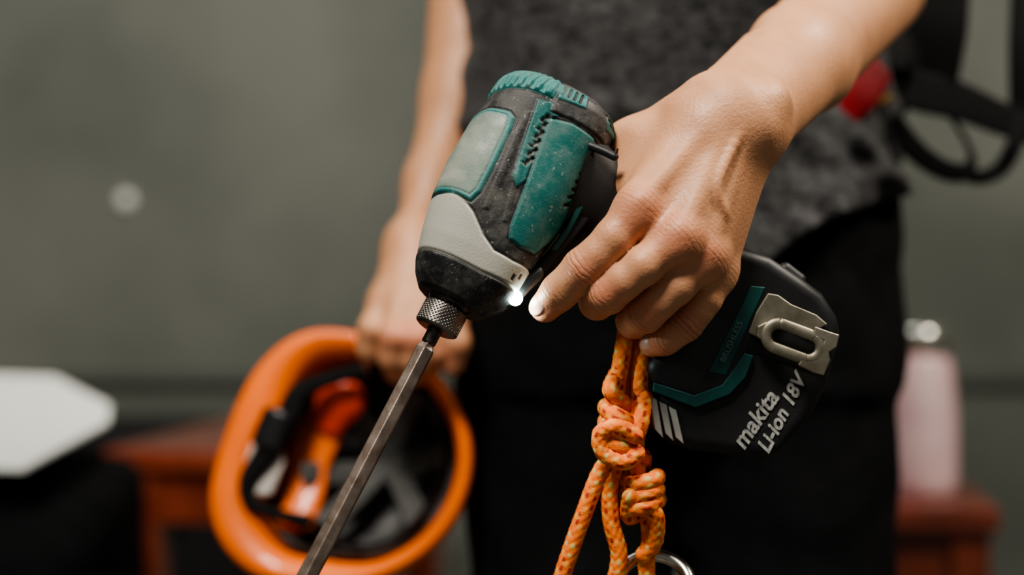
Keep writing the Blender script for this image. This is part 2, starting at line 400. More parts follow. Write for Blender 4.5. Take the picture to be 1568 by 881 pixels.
tube('handle',[P(872,278,yh),P(930,318,yh),P(1000,392,yh+.002),P(1070,455,yh+.008),P(1130,500,yh+.014)],[.021,.0165,.0155,.017,.021],[.030,.021,.018,.021,.030],black_m,drv,ref=(0,-1,0),sq=2.4,seg=40)
tube('handle_rear_spine',[P(905,262,.803),P(925,290,.803),P(960,330,.803)],[.014,.013,.01],[.011,.010,.009],teal_m,drv,ref=(0,-1,0))
prism('trigger',[(838,400),(868,352),(905,322),(925,345),(905,385),(868,415),(850,418)],.792,.812,black2_m,drv,.003)
prism('trigger_guard_housing',[(800,440),(812,412),(838,385),(866,350),(895,290),(920,262),(935,290),(905,340),(865,390),(830,432)],.787,.817,black2_m,drv,.003)
prism('underside_accent',[(842,382),(868,345),(896,292),(909,268),(914,280),(898,312),(872,358),(852,386)],.785,.79,teal_m,drv,.0012)
# LED
led_m=mat('led_lens',(1,1,1),.2,emit=(.80,1,.95),estr=90)
lp=P(789,459,.7745)
lathe('led_lens',lp,[(.0001,.0024),(.0018,.0021),(.0032,.0010),(.0038,-.001),(.003,-.004),(.0001,-.005)],led_m,drv,axis=(-.1,-.8,-.6),seg=24)
prism('led_mount',[(768,472),(792,468),(812,445),(835,425),(830,405),(800,425),(776,448)],.776,.81,black2_m,drv,.003)
tube('hook_pin',[P(900,222,.785),P(925,232,.782),P(941,240,.78)],[.0022],[.0022],black2_m,drv)
tube('hook_prong',[P(940,241,.78),P(944,235,.779),P(946,228,.778)],[.0009,.0005],[.0009,.0005],dmetal_m,drv)
yb=.792
prism('foot_housing',[(1060,470),(1098,385),(1125,372),(1182,394),(1230,426),(1262,450),(1284,485),(1290,515),(1276,560),(1262,580),(1235,572),(1155,545),(1130,600),(1065,622),(1000,598),(983,562),(1015,530)],yb,yb+.062,black2_m,drv,.007,seg=5)
prism('battery_pack',[(1150,500),(1282,540),(1270,590),(1240,648),(1200,697),(1180,707),(1120,699),(1060,692),(1025,680),(1002,655),(988,600),(1060,590)],yb+.003,yb+.072,black_m,drv,.008,seg=5)
prism('teal_band',[(1150,438),(1172,440),(1112,575),(1084,570)],yb-.0006,yb+.01,teal_m,drv,.0006)
prism('teal_edge',[(1154,545),(1142,578),(1118,604),(1065,625),(1000,600),(1001,586),(1063,606),(1106,590),(1128,560),(1140,541)],yb-.0006,yb+.01,teal_m,drv,.0006)
sil_m=mat('silver_label',(.5,.5,.46),.35,.3)
for i in range(3):
    o_=i*15
    prism('silver_vent_%d'%i,[(994+o_,606+o_*.55),(1006+o_,612+o_*.55),(1016+o_*1.05,672+o_*.3),(1003+o_*1.05,658+o_*.4)],yb+.0022,yb+.01,sil_m,drv,.0005)
white_m=mat('print_white',(.38,.38,.35),.55,var=.35,scale=300)
def text(name,body,u,v,y,size,ang,m,shear=0,par=drv,off=0):
    cu=bpy.data.curves.new(name,'FONT'); cu.body=body; cu.size=size; cu.extrude=.0003; cu.shear=shear; cu.offset=off
    cu.materials.append(m); o=bpy.data.objects.new(name,cu); scene.collection.objects.link(o)
    p=P(u,v,y); M=Matrix.Translation(Vector(p))@Matrix.Rotation(-math.radians(ang),4,'Y')@Matrix.Rotation(math.radians(90),4,'X')
    o.matrix_world=M; adopt(o,par); o.matrix_parent_inverse=Matrix.Translation(-Vector(par.location)); return o
text('label_maker','makita',1139,690,yb+.0025,.0125,56,white_m,.2,off=.0003)
text('label_voltage','Li-ion 18V',1176,696,yb+.0025,.0104,63,white_m,.3,off=.0003)
text('label_series','BRUSHLESS',1110,556,yb-.0008,.0046,66,mat('print_grey',(.12,.24,.22),.5))
clip_m=mat('clip_metal',(.20,.18,.135),.48,.85,col2=(.34,.315,.245),scale=90,bump=.2,bscale=400,dist=.0003)
prism('belt_clip_plate',[(1176,449),(1192,452),(1212,466),(1250,482),(1268,497),(1240,512),(1200,490),(1180,512),(1165,520),(1146,510),(1158,478)],yb-.0035,yb-.0012,clip_m,drv,.0008)
def stadium(u0,v0,u1,v1,r,n=14):
    a=math.atan2(v1-v0,u1-u0); o=[]
    for i in range(n+1): b_=a+pi/2+pi*i/n; o.append((u0+r*math.cos(b_),v0+r*math.sin(b_)))
    for i in range(n+1): b_=a-pi/2+pi*i/n; o.append((u1+r*math.cos(b_),v1+r*math.sin(b_)))
    return o
st_=stadium(1192,515,1238,532,19); st_.append(st_[0]); st_.append(st_[1])
tube('belt_clip_loop',[P(a,b,yb-.007) for a,b in st_],[.0016],[.0030],clip_m,drv,n=3,seg=16)
prism('belt_clip_end',[(1248,500),(1270,508),(1286,513),(1282,532),(1270,540),(1272,552),(1262,576),(1246,572),(1222,560),(1228,548),(1250,550),(1258,535),(1262,522),(1246,515)],yb-.0085,yb-.0055,clip_m,drv,.0008)
prism('belt_clip_bridge',[(1160,500),(1176,492),(1182,510),(1172,525),(1158,516)],yb-.0075,yb-.002,clip_m,drv,.0008)
tube('foot_latch',[P(1200,415,yb+.01),P(1222,432,yb+.01)],[.004],[.005],black2_m,drv)
# ================================================================== MAN
man=group('man',(.137,1.27,.9))
def skin_cols(V,knucks,base=(.58,.292,.158),red=(.60,.19,.11),r=.010):
    n=wob(V[:,0],V[:,1],V[:,2],90,5)*.5+wob(V[:,0],V[:,1],V[:,2],260,6)*.5
    c=np.array(base)*(1+.10*n[:,None])
    for kp,s in knucks:
        d=np.linalg.norm(V-kp,axis=1); a=(np.exp(-(d/(r*s))**2)*.55)[:,None]; c=c*(1-a)+np.array(red)*a
    return c
def crease_attr(V,joints):
    out=np.zeros((len(V),3))
    for p,d,rad,amp in joints:
        d=np.array(d)/np.linalg.norm(d); v=V-p; s=v@d; m_=amp*np.exp(-(np.linalg.norm(v,axis=1)/rad)**4)*np.exp(-(s/(rad*.45))**2)
        k_=m_>out[:,1]; out[k_,0]=s[k_]*1000; out[k_,1]=m_[k_]
    return out
skin_m=attr_mat('skin',rough=.5,bump=.5,bscale=500,dust=.12,sss=.2,rv=(.40,.58),dist=.0006,dustcol=(.70,.41,.24),crease=True)
f=Field((-.0,.735,.835),(.27,1.07,1.125),.00110)
wr_=P(1138,178,.795); m_=P(1227,90,.885); e_=P(1330,-22,1.03)
ad=(e_-wr_)/np.linalg.norm(e_-wr_); inpl=np.cross(ad,[0,1,0]); inpl/=np.linalg.norm(inpl); fl=np.cross(ad,inpl)
palm=[
 (wr_,m_,.0265,.031,fl,1.30),(m_,e_,.031,.039,fl,1.12),
 (P(1095,160,.795),P(978,318,.769),.0135,.0115),
 (P(1112,178,.790),P(1040,362,.765),.0135,.0118),
 (P(1135,195,.792),P(1080,390,.773),.0135,.0112),
 (P(1150,212,.798),P(1098,412,.787),.0125,.0100),
 (P(1075,165,.806),P(965,226,.817),.0150,.0125),
 (P(1050,195,.797),P(975,285,.793),.0140,.0110),
 (P(985,222,.803),P(957,285,.800),.0120,.0095),
 (P(1120,260,.808),P(1085,390,.805),.014,.011),
 (P(1090,200,.79),wr_,.018,.022,fl,1.2)]
add(f,f.F,palm,.012)
det=[ (P(1120,190,.777),P(1046,350,.7555),.0022,.0026),(P(1098,178,.780),P(985,305,.759),.002,.0025),(P(1140,200,.779),P(1086,378,.7635),.002,.0024),
 (P(978,322,.7655),P(977,330,.7655),.0095,.0095),(P(1042,366,.7615),P(1040,374,.7615),.0098,.0098),(P(1084,394,.771),P(1082,402,.771),.0092,.0092),
 (P(1100,418,.785),P(1099,425,.785),.0085,.0085),(P(1172,160,.789),P(1176,156,.790),.0115,.0115),(P(1100,118,.812),P(1150,70,.86),.006,.006)]
add(f,f.F,det,.006)
vein=[P(1150,165,.777),P(1118,235,.7675),P(1098,290,.7635),P(1110,330,.7665)]
vp=catmull(vein,5)
add(f,f.F,[(vp[i],vp[i+1],.0016,.0016) for i in range(len(vp)-1)],.003)
Fp=f.F.copy()
idx_=[(P(978,318,.769),.0115),(P(940,366,.765),.0100),(P(915,392,.766),.0096),(P(893,412,.768),.0104),(P(874,431,.772),.0091),(P(857,447,.775),.0093),(P(835,470,.781),.0082)]
mid_=[(P(1040,362,.765),.0116),(P(985,408,.760),.0096),(P(955,431,.762),.0092),(P(930,450,.767),.0101),(P(914,463,.784),.0088),(P(925,458,.803),.0084),(P(955,440,.818),.0078)]
rin_=[(P(1080,390,.773),.0110),(P(1036,438,.768),.0093),(P(1010,461,.769),.0089),(P(988,480,.774),.0097),(P(970,492,.790),.0086),(P(980,484,.808),.0082),(P(1005,470,.822),.0075)]
pin_=[(P(1098,412,.787),.0098),(P(1080,458,.782),.0083),(P(1066,478,.782),.0079),(P(1050,497,.783),.0085),(P(1030,512,.784),.0073),(P(1018,521,.786),.0075),(P(998,528,.791),.0066)]
thu_=[(P(965,226,.817),.0125),(P(928,285,.842),.0115),(P(905,315,.850),.0105),(P(880,350,.853),.0108),(P(850,390,.848),.0085)]
for ch in (idx_,mid_,rin_,pin_): add_finger(f,Fp,f.F,ch,.0035,.0055)
add_finger(f,Fp,f.F,thu_,.005,.012)
V,Fc=nets(f)
V=smooth_mesh(V,Fc,2,.5)
kn=[(P(978,328,.758),1.3),(P(1042,370,.754),1.3),(P(1083,398,.762),1.1),(P(893,412,.760),1.0),(P(930,451,.758),1.0),(P(988,479,.765),1.0),(P(1050,496,.775),.9),(P(836,470,.775),1.0),(P(1000,527,.784),1.0)]
jl=[]
for ch in (idx_,mid_,rin_,pin_):
    jl.append((ch[3][0],ch[4][0]-ch[2][0],.0125,.8)); jl.append((ch[5][0],ch[6][0]-ch[4][0],.010,.6))
    jl.append((ch[0][0],ch[1][0]-ch[0][0],.016,.2))
jl.append((wr_+(m_-wr_)*.05,wr_-m_,.03,.25))
mesh_obj('left_hand_and_forearm',V,Fc,skin_m,man,True,skin_cols(V,kn),crease_attr(V,jl))
nail_m=mat('fingernail',(.60,.38,.29),.35,var=.05,sss=.1)
def ellips(name,c,ax,m,par,n=24):
    th_=np.linspace(0,pi,n); ph=np.arange(2*n)/(2*n)*2*pi
    V=np.array(c)+sum(np.outer((g.ravel()),np.array(a)) for g,a in zip((np.outer(np.sin(th_),np.cos(ph)),np.outer(np.sin(th_),np.sin(ph)),np.outer(np.cos(th_),np.ones(2*n))),ax))
    return mesh_obj(name,V,grid_faces(n,2*n,flip=False),m,par)
fd=P(835,470,.781)-P(857,447,.775); fd/=np.linalg.norm(fd)
nn_=np.array([-.35,-.85,.35]); nn_-=fd*(nn_@fd); nn_/=np.linalg.norm(nn_); sd=np.cross(fd,nn_)
ellips('index_nail',P(836,469,.780)+nn_*.0063,[fd*.0062,sd*.0050,nn_*.0021],nail_m,man)
fd=P(998,527,.791)-P(1018,520,.786); fd/=np.linalg.norm(fd)
nn_=np.array([-.1,-.9,.2]); nn_-=fd*(nn_@fd); nn_/=np.linalg.norm(nn_); sd=np.cross(fd,nn_)
ellips('little_nail',P(1001,526,.790)+nn_*.0052,[fd*.0045,sd*.0038,nn_*.0018],nail_m,man)
f=Field((-.19,1.08,.80),(.05,1.42,1.24),.0022)
palm=[((-.035,1.32,1.16),P(705,150,1.29),.036,.031),(P(705,150,1.29),P(662,280,1.25),.031,.021),(P(662,280,1.25),P(634,378,1.21),.021,.0175),
 (P(634,378,1.21),P(592,462,1.185),.018,.013),(P(634,378,1.21),P(617,470,1.175),.018,.013),(P(636,382,1.21),P(642,472,1.175),.018,.013),(P(638,385,1.21),P(664,466,1.185),.017,.012),
 (P(640,400,1.21),P(672,455,1.18),.014,.012)]
add(f,f.F,palm,.016); Fp=f.F.copy()
for ch in ([(P(592,462,1.185),.013),(P(570,505,1.165),.0105),(P(566,535,1.17),.010),(P(575,560,1.195),.009)],
           [(P(617,470,1.175),.013),(P(602,517,1.15),.0105),(P(600,548,1.155),.010),(P(605,572,1.185),.009)],
           [(P(642,472,1.175),.013),(P(636,520,1.15),.0105),(P(634,552,1.155),.010),(P(636,575,1.185),.009)],
           [(P(664,466,1.185),.012),(P(668,512,1.16),.0095),(P(666,540,1.16),.009),(P(664,560,1.185),.008)],
           [(P(672,440,1.18),.0135),(P(690,490,1.165),.0115),(P(699,525,1.16),.0105),(P(694,558,1.165),.009)]):
    add_finger(f,Fp,f.F,ch,.005,.010)
V,Fc=nets(f); V=smooth_mesh(V,Fc,2,.5)
mesh_obj('right_hand_and_forearm',V,Fc,skin_m,man,True,skin_cols(V,[(P(694,550,1.155),1.6),(P(602,517,1.14),1.4),(P(636,517,1.14),1.4)]))
f=Field((-.2,1.0,1.04),(.46,1.46,1.76),.005)
hc=np.array([.137,1.25,1.62])
add(f,f.F,[(e_,(.30,1.21,1.36),.039,.05),((-.035,1.32,1.16),(-.045,1.27,1.36),.037,.05),((.137,1.28,1.40),(.137,1.265,1.53),.06,.055),
 (hc+[0,.02,.02],hc+[0,.01,.035],.088,.09),(hc+[0,-.02,-.06],hc+[0,-.025,.0],.055,.065),(hc+[0,-.095,-.02],hc+[0,-.09,.02],.013,.009),
 (hc+[-.086,.01,-.02],hc+[-.088,.012,.02],.011,.013),(hc+[.086,.01,-.02],hc+[.088,.012,.02],.011,.013),(hc+[-.02,-.078,-.055],hc+[.02,-.078,-.055],.008,.008)],.018)
V,Fc=nets(f); mesh_obj('head_neck_upper_arms',V,Fc,skin_m,man,True,skin_cols(V,[]))
hair_m=mat('hair',(.012,.009,.007),.5,bump=1,bscale=300)
f=Field(hc-[.13,.13,.08],hc+[.13,.16,.15],.005)
add(f,f.F,[(hc+[0,.03,.035],hc+[0,.02,.05],.095,.093),(hc+[0,-.055,.085],hc+[0,-.03,.09],.04,.05)],.02)
X,Y,Z=f.XYZ(); f.F=np.maximum(f.F,np.minimum((hc[1]-.03)-Y,(hc[2]+.055)-Z)).astype(np.float32)
V,Fc=nets(f); mesh_obj('hair',V,Fc,hair_m,man)
eye_m=mat('eye',(.6,.58,.55),.2); 
for s in (-1,1):
    ellips('eye',hc+[s*.032,-.074,.005],[(.012,0,0),(0,.010,0),(0,0,.008)],eye_m,man,12)
    ellips('iris',hc+[s*.032,-.083,.005],[(.005,0,0),(0,.002,0),(0,0,.005)],hair_m,man,8)
def cloth_mat(name,c1,c2,scale,rough=.95,lo=.36,hi=.66,sheen=.06,mz=1.35,spec=.3):
    m,nt,b=new_mat(name)
    tc=nt.nodes.new('ShaderNodeTexCoord'); n=nt.nodes.new('ShaderNodeTexNoise'); n.inputs['Scale'].default_value=scale; n.inputs['Detail'].default_value=10; n.inputs['Roughness'].default_value=.8
    mp=nt.nodes.new('ShaderNodeMapping'); mp.inputs['Scale'].default_value=(1,1,mz); mp.inputs['Rotation'].default_value=(0,.35,0)
    nt.links.new(tc.outputs['Object'],mp.inputs[0]); nt.links.new(mp.outputs[0],n.inputs['Vector'])
    r=nt.nodes.new('ShaderNodeValToRGB'); r.color_ramp.elements[0].position=lo; r.color_ramp.elements[1].position=hi
    r.color_ramp.elements[0].color=(*c1,1); r.color_ramp.elements[1].color=(*c2,1)
    nt.links.new(n.outputs['Fac'],r.inputs[0]); nt.links.new(r.outputs[0],b.inputs['Base Color']); b.inputs['Roughness'].default_value=rough
    b.inputs['Sheen Weight'].default_value=sheen; b.inputs['Specular IOR Level'].default_value=spec
    w_=nt.nodes.new('ShaderNodeTexNoise'); w_.inputs['Scale'].default_value=900
    nt.links.new(tc.outputs['Object'],w_.inputs['Vector']); bp=nt.nodes.new('ShaderNodeBump'); bp.inputs['Strength'].default_value=.5; bp.inputs['Distance'].default_value=.001
    nt.links.new(w_.outputs['Fac'],bp.inputs['Height']); nt.links.new(bp.outputs[0],b.inputs['Normal']); return m
shirt_m=cloth_mat('charcoal_jersey',(.007,.007,.008),(.088,.087,.088),120,lo=.40,hi=.64,mz=1.5)
pants_m=cloth_mat('black_trousers',(.003,.0031,.0035),(.0075,.0078,.0088),40,sheen=.0,spec=.15)
cx=.137
def torso(X,Y,Z,zs,as_,bs,cy=1.27,cxs=None):
    a=np.interp(Z.ravel(),zs,as_).reshape(Z.shape); b=np.interp(Z.ravel(),zs,bs).reshape(Z.shape)
    c=cx if cxs is None else np.interp(Z.ravel(),zs,cxs).reshape(Z.shape)
    ang=((np.abs(X-c)/a)**2.3+(np.abs(Y-cy)/b)**2.3)**(1/2.3)
    return ((ang-1)*np.minimum(a,b)).astype(np.float32)
f=Field((-.13,1.08,.88),(.42,1.45,1.50),.0032)
X,Y,Z=f.XYZ()
d=torso(X,Y,Z,[.90,.95,1.05,1.14,1.25,1.38,1.43,1.47],[.190,.186,.178,.172,.182,.185,.14,.075],[.148,.142,.130,.122,.125,.115,.085,.06],cxs=[.142,.141,.136,.133,.135,.137,.137,.137])
f.F=d.copy()
add(f,f.F,[((.29,1.23,1.37),(.272,1.13,1.25),.062,.062),((-.02,1.27,1.37),(-.04,1.29,1.27),.062,.06)],.03)
amp=.0035+.0085*np.clip((X-.15)/.12,0,1)*np.clip((1.10-Z)/.1,0,1)
fold=wob(X+Z*.8,Y*.4,Z*1.2,80,11,4)+.5*wob(X,Y,Z,130,12,4)
f.F=f.F+(amp*fold).astype(np.float32)
f.F=f.F-(.007*np.exp(-((Z-1.033)/.010)**2)*np.clip((.2-X)/.1,0,1)).astype(np.float32)
hem=1.018-.095*np.clip((X-.09)/.08,0,1)+.05*np.clip((X-.19)/.10,0,1)+.004*np.sin(X*60)
f.F=np.maximum(f.F,(hem-Z)).astype(np.float32); f.F=np.maximum(f.F,(Z-1.465)).astype(np.float32)
V,Fc=nets(f); V=smooth_mesh(V,Fc,2); mesh_obj('shirt',V,Fc,shirt_m,man)
f=Field((-.12,1.06,.03),(.40,1.46,1.08),.0042)
X,Y,Z=f.XYZ()
d=torso(X,Y,Z,[.80,.88,.95,1.06],[.180,.182,.180,.168],[.12,.125,.122,.11],cxs=[.139,.139,.139,.137])
f.F=np.maximum(np.maximum(d,Z-1.06),.82-Z).astype(np.float32)
legs=[((cx-.083,1.26,.86),(cx-.092,1.24,.50),.094,.082),((cx-.092,1.24,.50),(cx-.10,1.28,.07),.082,.068),
      ((cx+.088,1.26,.86),(cx+.092,1.24,.50),.094,.082),((cx+.092,1.24,.50),(cx+.10,1.28,.07),.082,.068)]
add(f,f.F,legs,.02)
f.F=f.F+(.007*wob(X,Y,Z*.6,45,21,5)+.0025*wob(X,Y,Z,110,22,4)).astype(np.float32)
V,Fc=nets(f); V=smooth_mesh(V,Fc,3); mesh_obj('trousers',V,Fc,pants_m,man)
shoe_m=mat('shoe_leather',(.02,.02,.02),.5)
for s in (-1,1):
    tube('shoe',[(cx+s*.10,1.33,.045),(cx+s*.10,1.25,.05),(cx+s*.105,1.17,.04),(cx+s*.11,1.10,.035)],[.045,.05,.04,.03],[.036,.04,.045,.036],shoe_m,man,ref=(0,0,1))
# ================================================================== SAFETY HELMET
hel=group('safety_helmet',P(530,700,1.22))
org_m=mat('helmet_orange',(.98,.185,.012),.42,var=.05,scale=20,coat=.25)
foam_m=mat('helmet_foam',(.025,.026,.027),.8,col2=(.16,.16,.155),scale=40,bump=1,bscale=120,dist=.004)
pad_m=mat('helmet_pad',(.7,.66,.61),.7)
Hc=P(528,698,1.20)
nH=np.array([-.16,-.95,.24]); nH/=np.linalg.norm(nH)
e1=np.cross(nH,[0,0,1]); e1/=np.linalg.norm(e1)
if e1[0]<0:e1=-e1
e2=np.cross(nH,e1); 
if e2[2]<0:e2=-e2
nA=96; ph=np.arange(nA)/nA*2*pi
def outline(ph):
    keys=np.radians([0,30,60,90,112,135,160,180,205,230,260,290,325,360])
    r=[.101,.096,.094,.098,.108,.104,.098,.101,.118,.118,.101,.099,.101,.101]
    return np.interp(ph,keys,r)
Ro=outline(ph); Ro=np.convolve(np.tile(Ro,3),np.ones(7)/7,'same')[nA:2*nA]
wid=np.interp(ph,np.radians([0,60,110,150,200,240,290,360]),[.009,.009,.020,.036,.038,.022,.011,.009])
def hp(r,n,cxy=(0,0)): return Hc+np.outer(r*np.cos(ph)+cxy[0],e1)+np.outer(r*np.sin(ph)+cxy[1],e2)+np.outer(np.broadcast_to(n,(nA,)),nH)
rows=[hp(Ro-.003,-.012),hp(Ro,-.006),hp(Ro-.001,.000),hp(Ro-.004,.003),hp(Ro-wid*.5,.001),hp(Ro-wid,-.004)]
Ri=Ro-wid
for v in np.linspace(.06,1,22):
    a=v*pi/2; rows.append(hp(np.maximum(Ri*math.cos(a)**.75*(1),.0008),-.004-.115*math.sin(a)))
V=np.vstack(rows); F=grid_faces(len(rows),nA)
o=mesh_obj('shell',V,F,org_m,hel); s_=o.modifiers.new('s','SOLIDIFY'); s_.thickness=.004; s_.offset=0
rows=[]
for v in np.linspace(.10,1,18):
    a=v*pi/2; rr=np.maximum((Ri-.008)*math.cos(a)**.75,.0008); rows.append(hp(rr,-.012-.080*math.sin(a)))
mask_rows=len(rows)
Fl=grid_faces(mask_rows,nA)
keep=[]
for fidx,fc in enumerate(Fl):
    r_=fidx//nA; j=fidx%nA; an=math.degrees(ph[j])
    if 95<an<215 and r_<7: continue
    keep.append(fc)
o=mesh_obj('foam_lining',np.vstack(rows),np.array(keep),foam_m,hel); s_=o.modifiers.new('s','SOLIDIFY'); s_.thickness=.006; s_.offset=0
def HP(u,v,dep):
    p=P(u,v,1.2); x=(p-Hc)@e1; z=(p-Hc)@e2; return Hc+e1*x+e2*z-nH*dep
strap_m=mat('black_webbing',(.0045,.0045,.005),.75,bump=.4,bscale=500,spec=.2)
tube('headband',[HP(a,b,.02) for a,b in ((455,600),(430,640),(410,700),(400,745),(425,790),(480,815),(560,838),(630,810),(672,740),(680,670),(660,610),(600,570),(520,570),(470,585))],[.009],[.0022],strap_m,hel,ref=tuple(nH))
tube('chin_strap',[HP(a,b,-.004) for a,b in ((560,560),(500,575),(450,595),(432,640),(405,690),(378,735),(385,770),(430,790),(480,800))],[.0025,.003,.005,.005,.003,.003],[.006,.007,.010,.011,.007,.005,.005],strap_m,hel,ref=tuple(nH))
tube('chin_strap_buckle',[HP(a,b,-.008) for a,b in ((420,632),(412,655),(404,680))],[.005],[.013],mat('buckle_plastic',(.01,.01,.011),.3),hel,ref=tuple(nH))
web_m=mat('grey_webbing',(.09,.09,.085),.7,bump=.4,bscale=500)
for i,(a,b) in enumerate((((500,585),(640,800)),((620,590),(490,800)),((680,690),(450,720)))):
    mp=((a[0]+b[0])/2,(a[1]+b[1])/2)
    tube('crown_strap_%d'%i,[HP(*a,.02),HP((a[0]+mp[0])/2,(a[1]+mp[1])/2,.050),HP(*mp,.062),HP((b[0]+mp[0])/2,(b[1]+mp[1])/2,.050),HP(*b,.02)],[.0015],[.010],web_m,hel,ref=tuple(nH))
tube('front_pad',[HP(392,655,.002),HP(388,700,.002),HP(383,750,.002)],[.004],[.014,.022,.016],pad_m,hel,ref=tuple(nH))
tube('red_ratchet_knob',[HP(480,640,.03),HP(500,605,.02),HP(528,600,.02)],[.008],[.014,.020,.014],mat('red_plastic',(.85,.07,.015),.4),hel,ref=tuple(nH))
tube('orange_cradle',[HP(470,650,.035),HP(452,700,.035),HP(450,750,.03),HP(440,800,.02)],[.005],[.016],org_m,hel,ref=tuple(nH))
tube('hanging_strap',[P(575,520,1.165),P(582,545,1.17),P(590,575,1.18),P(585,600,1.19)],[.004],[.010,.012,.012,.01],strap_m,hel)
# ================================================================== ROPE
rope=group('climbing_rope',P(960,650,.80))
def rcol(s,th):
    s=s*1000
    a=np.sin(3*th+s*.62); b=np.sin(3*th-s*.62); fl_=np.sin(th*2+s*.31)+np.sin(s*.17+1)
    c=np.tile(np.array([.90,.19,.020]),(len(th),1))
    c[(a>.35)&(b<.2)]=(.93,.34,.06)
    c[(a*b>.35)&(fl_>.4)]=(.38,.030,.010)
    c[(a*b<-.45)&(fl_<-.7)]=(.66,.50,.16)
    return c
def rdisp(s,th):
    s=s*1000
    return 1+.07*(np.abs(np.sin(3*th+s*.62))+np.abs(np.sin(3*th-s*.62))-1.2)
rope_m=attr_mat('rope_sheath',rough=.75,bump=.6,bscale=1500,dist=.0005)
def rp(name,pts,r=.0045,n=14):
    path=catmull(pts,n)
    S=np.concatenate([[0],np.cumsum(np.linalg.norm(np.diff(path,axis=0),axis=1))]); N_=int(S[-1]/.0007)
    g=np.linspace(0,S[-1],N_); path=np.stack([np.interp(g,S,path[:,k]) for k in range(3)],-1)
    for _ in range(3): path[1:-1]=.25*path[:-2]+.5*path[1:-1]+.25*path[2:]
    return tube(name,path,[r],[r],rope_m,rope,spline=False,seg=30,colfn=rcol,dispfn=rdisp)
def helix(u,v0,v1,y,R,turns,tilt=0,n=10,ph0=0,du=0,Ry=.010):
    out=[]
    N_=int(turns*n)
    for i in range(N_+1):
        a=ph0+2*pi*i/n; s=i/N_; p=P(u+du*s+R*math.cos(a),v0+(v1-v0)*s+tilt*math.cos(a),y)
        p[1]+=Ry*math.sin(a); out.append(p)
    return out
rp('strand_left',[P(962,470,.81),P(958,510,.80),P(950,560,.797),P(942,610,.797),P(936,650,.798),P(938,690,.80),P(916,730,.80),P(893,790,.80),P(875,840,.80),P(855,900,.80)])
rp('strand_right',[P(985,500,.81),P(982,550,.80),P(979,600,.797),P(976,650,.797),P(974,690,.80),P(978,730,.80),P(988,770,.80),P(995,820,.80),P(990,860,.803),P(992,900,.805)])
rp('strand_middle',[P(972,480,.815),P(968,540,.808),P(961,600,.808),P(954,650,.808),P(945,700,.802),P(934,750,.80),P(936,800,.80),P(948,850,.80),P(940,900,.80)])
rp('knot_upper_coils',[P(944,575,.80),P(936,600,.79)]+helix(946,620,690,.800,18,3.2,tilt=6,Ry=.0125)+[P(977,660,.79),P(986,610,.795)])
rp('knot_lower_coils',[P(985,700,.80)]+helix(984,726,776,.802,22,2.8,tilt=-9,Ry=.013,ph0=1.5)+[P(965,792,.80),P(966,760,.79)])
rp('loop_under_knot',[P(975,694,.788),P(955,708,.786),P(925,694,.788),P(920,665,.788),P(945,653,.785),P(972,668,.786)])
rp('short_tail',[P(985,775,.79),P(1004,790,.792),P(1002,830,.797),P(986,850,.80)])
ring_m=mat('ring_steel',(.55,.54,.48),.25,1,var=.1)
rc=P(1002,893,.80); pts=[rc+np.array([.0185*math.cos(a),.012*math.sin(a)*.9,.0125*math.sin(a)]) for a in np.linspace(0,2*pi,48)]
stl=group('steel_ring',rc); tube('ring',pts,[.0036],[.0036],ring_m,stl,spline=False,seg=20,ref=(0,-.7,.7))
# ================================================================== HARNESS at the man's hip
har=group('tool_harness',P(1420,120,1.25))
def strap(name,pts,wd,th_=.0016,m=strap_m,ref=(0,-1,0)): return tube(name,pts,[th_],[w_/2 for w_ in wd],m,har,ref=ref,seg=20,sq=3.5)
strap('shoulder_webbing',[P(1425,-250,1.27),P(1426,-60,1.26),P(1424,40,1.25),P(1412,135,1.25)],[.064,.064,.062,.056])
strap('side_webbing',[P(1575,-220,1.30),P(1572,-40,1.29),P(1568,80,1.28),P(1570,200,1.28)],[.026])
strap('waist_strap',[P(1300,130,1.20),P(1350,125,1.22),P(1410,140,1.24),P(1470,155,1.25),P(1530,180,1.26),P(1600,205,1.28)],[.035,.034,.036,.034,.030,.026])
strap('leg_loop_a',[P(1350,160,1.22),P(1375,200,1.23),P(1410,238,1.23),P(1450,262,1.23),P(1482,262,1.24),P(1488,238,1.25),P(1470,200,1.26),P(1435,150,1.26)],[.020,.019,.017,.015,.016,.014])
strap('leg_loop_b',[P(1470,265,1.25),P(1500,272,1.25),P(1532,258,1.26),P(1552,225,1.26),P(1568,180,1.27)],[.010,.013,.016,.016])
strap('gear_loop',[P(1360,90,1.22),P(1385,70,1.23),P(1400,110,1.24),P(1380,160,1.24),P(1352,150,1.22)],[.03,.034,.034,.03])
red_m=mat('red_fabric',(.20,.004,.008),.7,var=.2,spec=.3)
strap('red_pouch_tab',[P(1282,168,1.172),P(1306,137,1.172),P(1332,104,1.18)],[.040,.044,.038],.008,red_m)
strap('yellow_stitch_tab',[P(1348,158,1.19),P(1362,148,1.19)],[.006],.002,mat('yellow_web',(.28,.15,.03),.6))
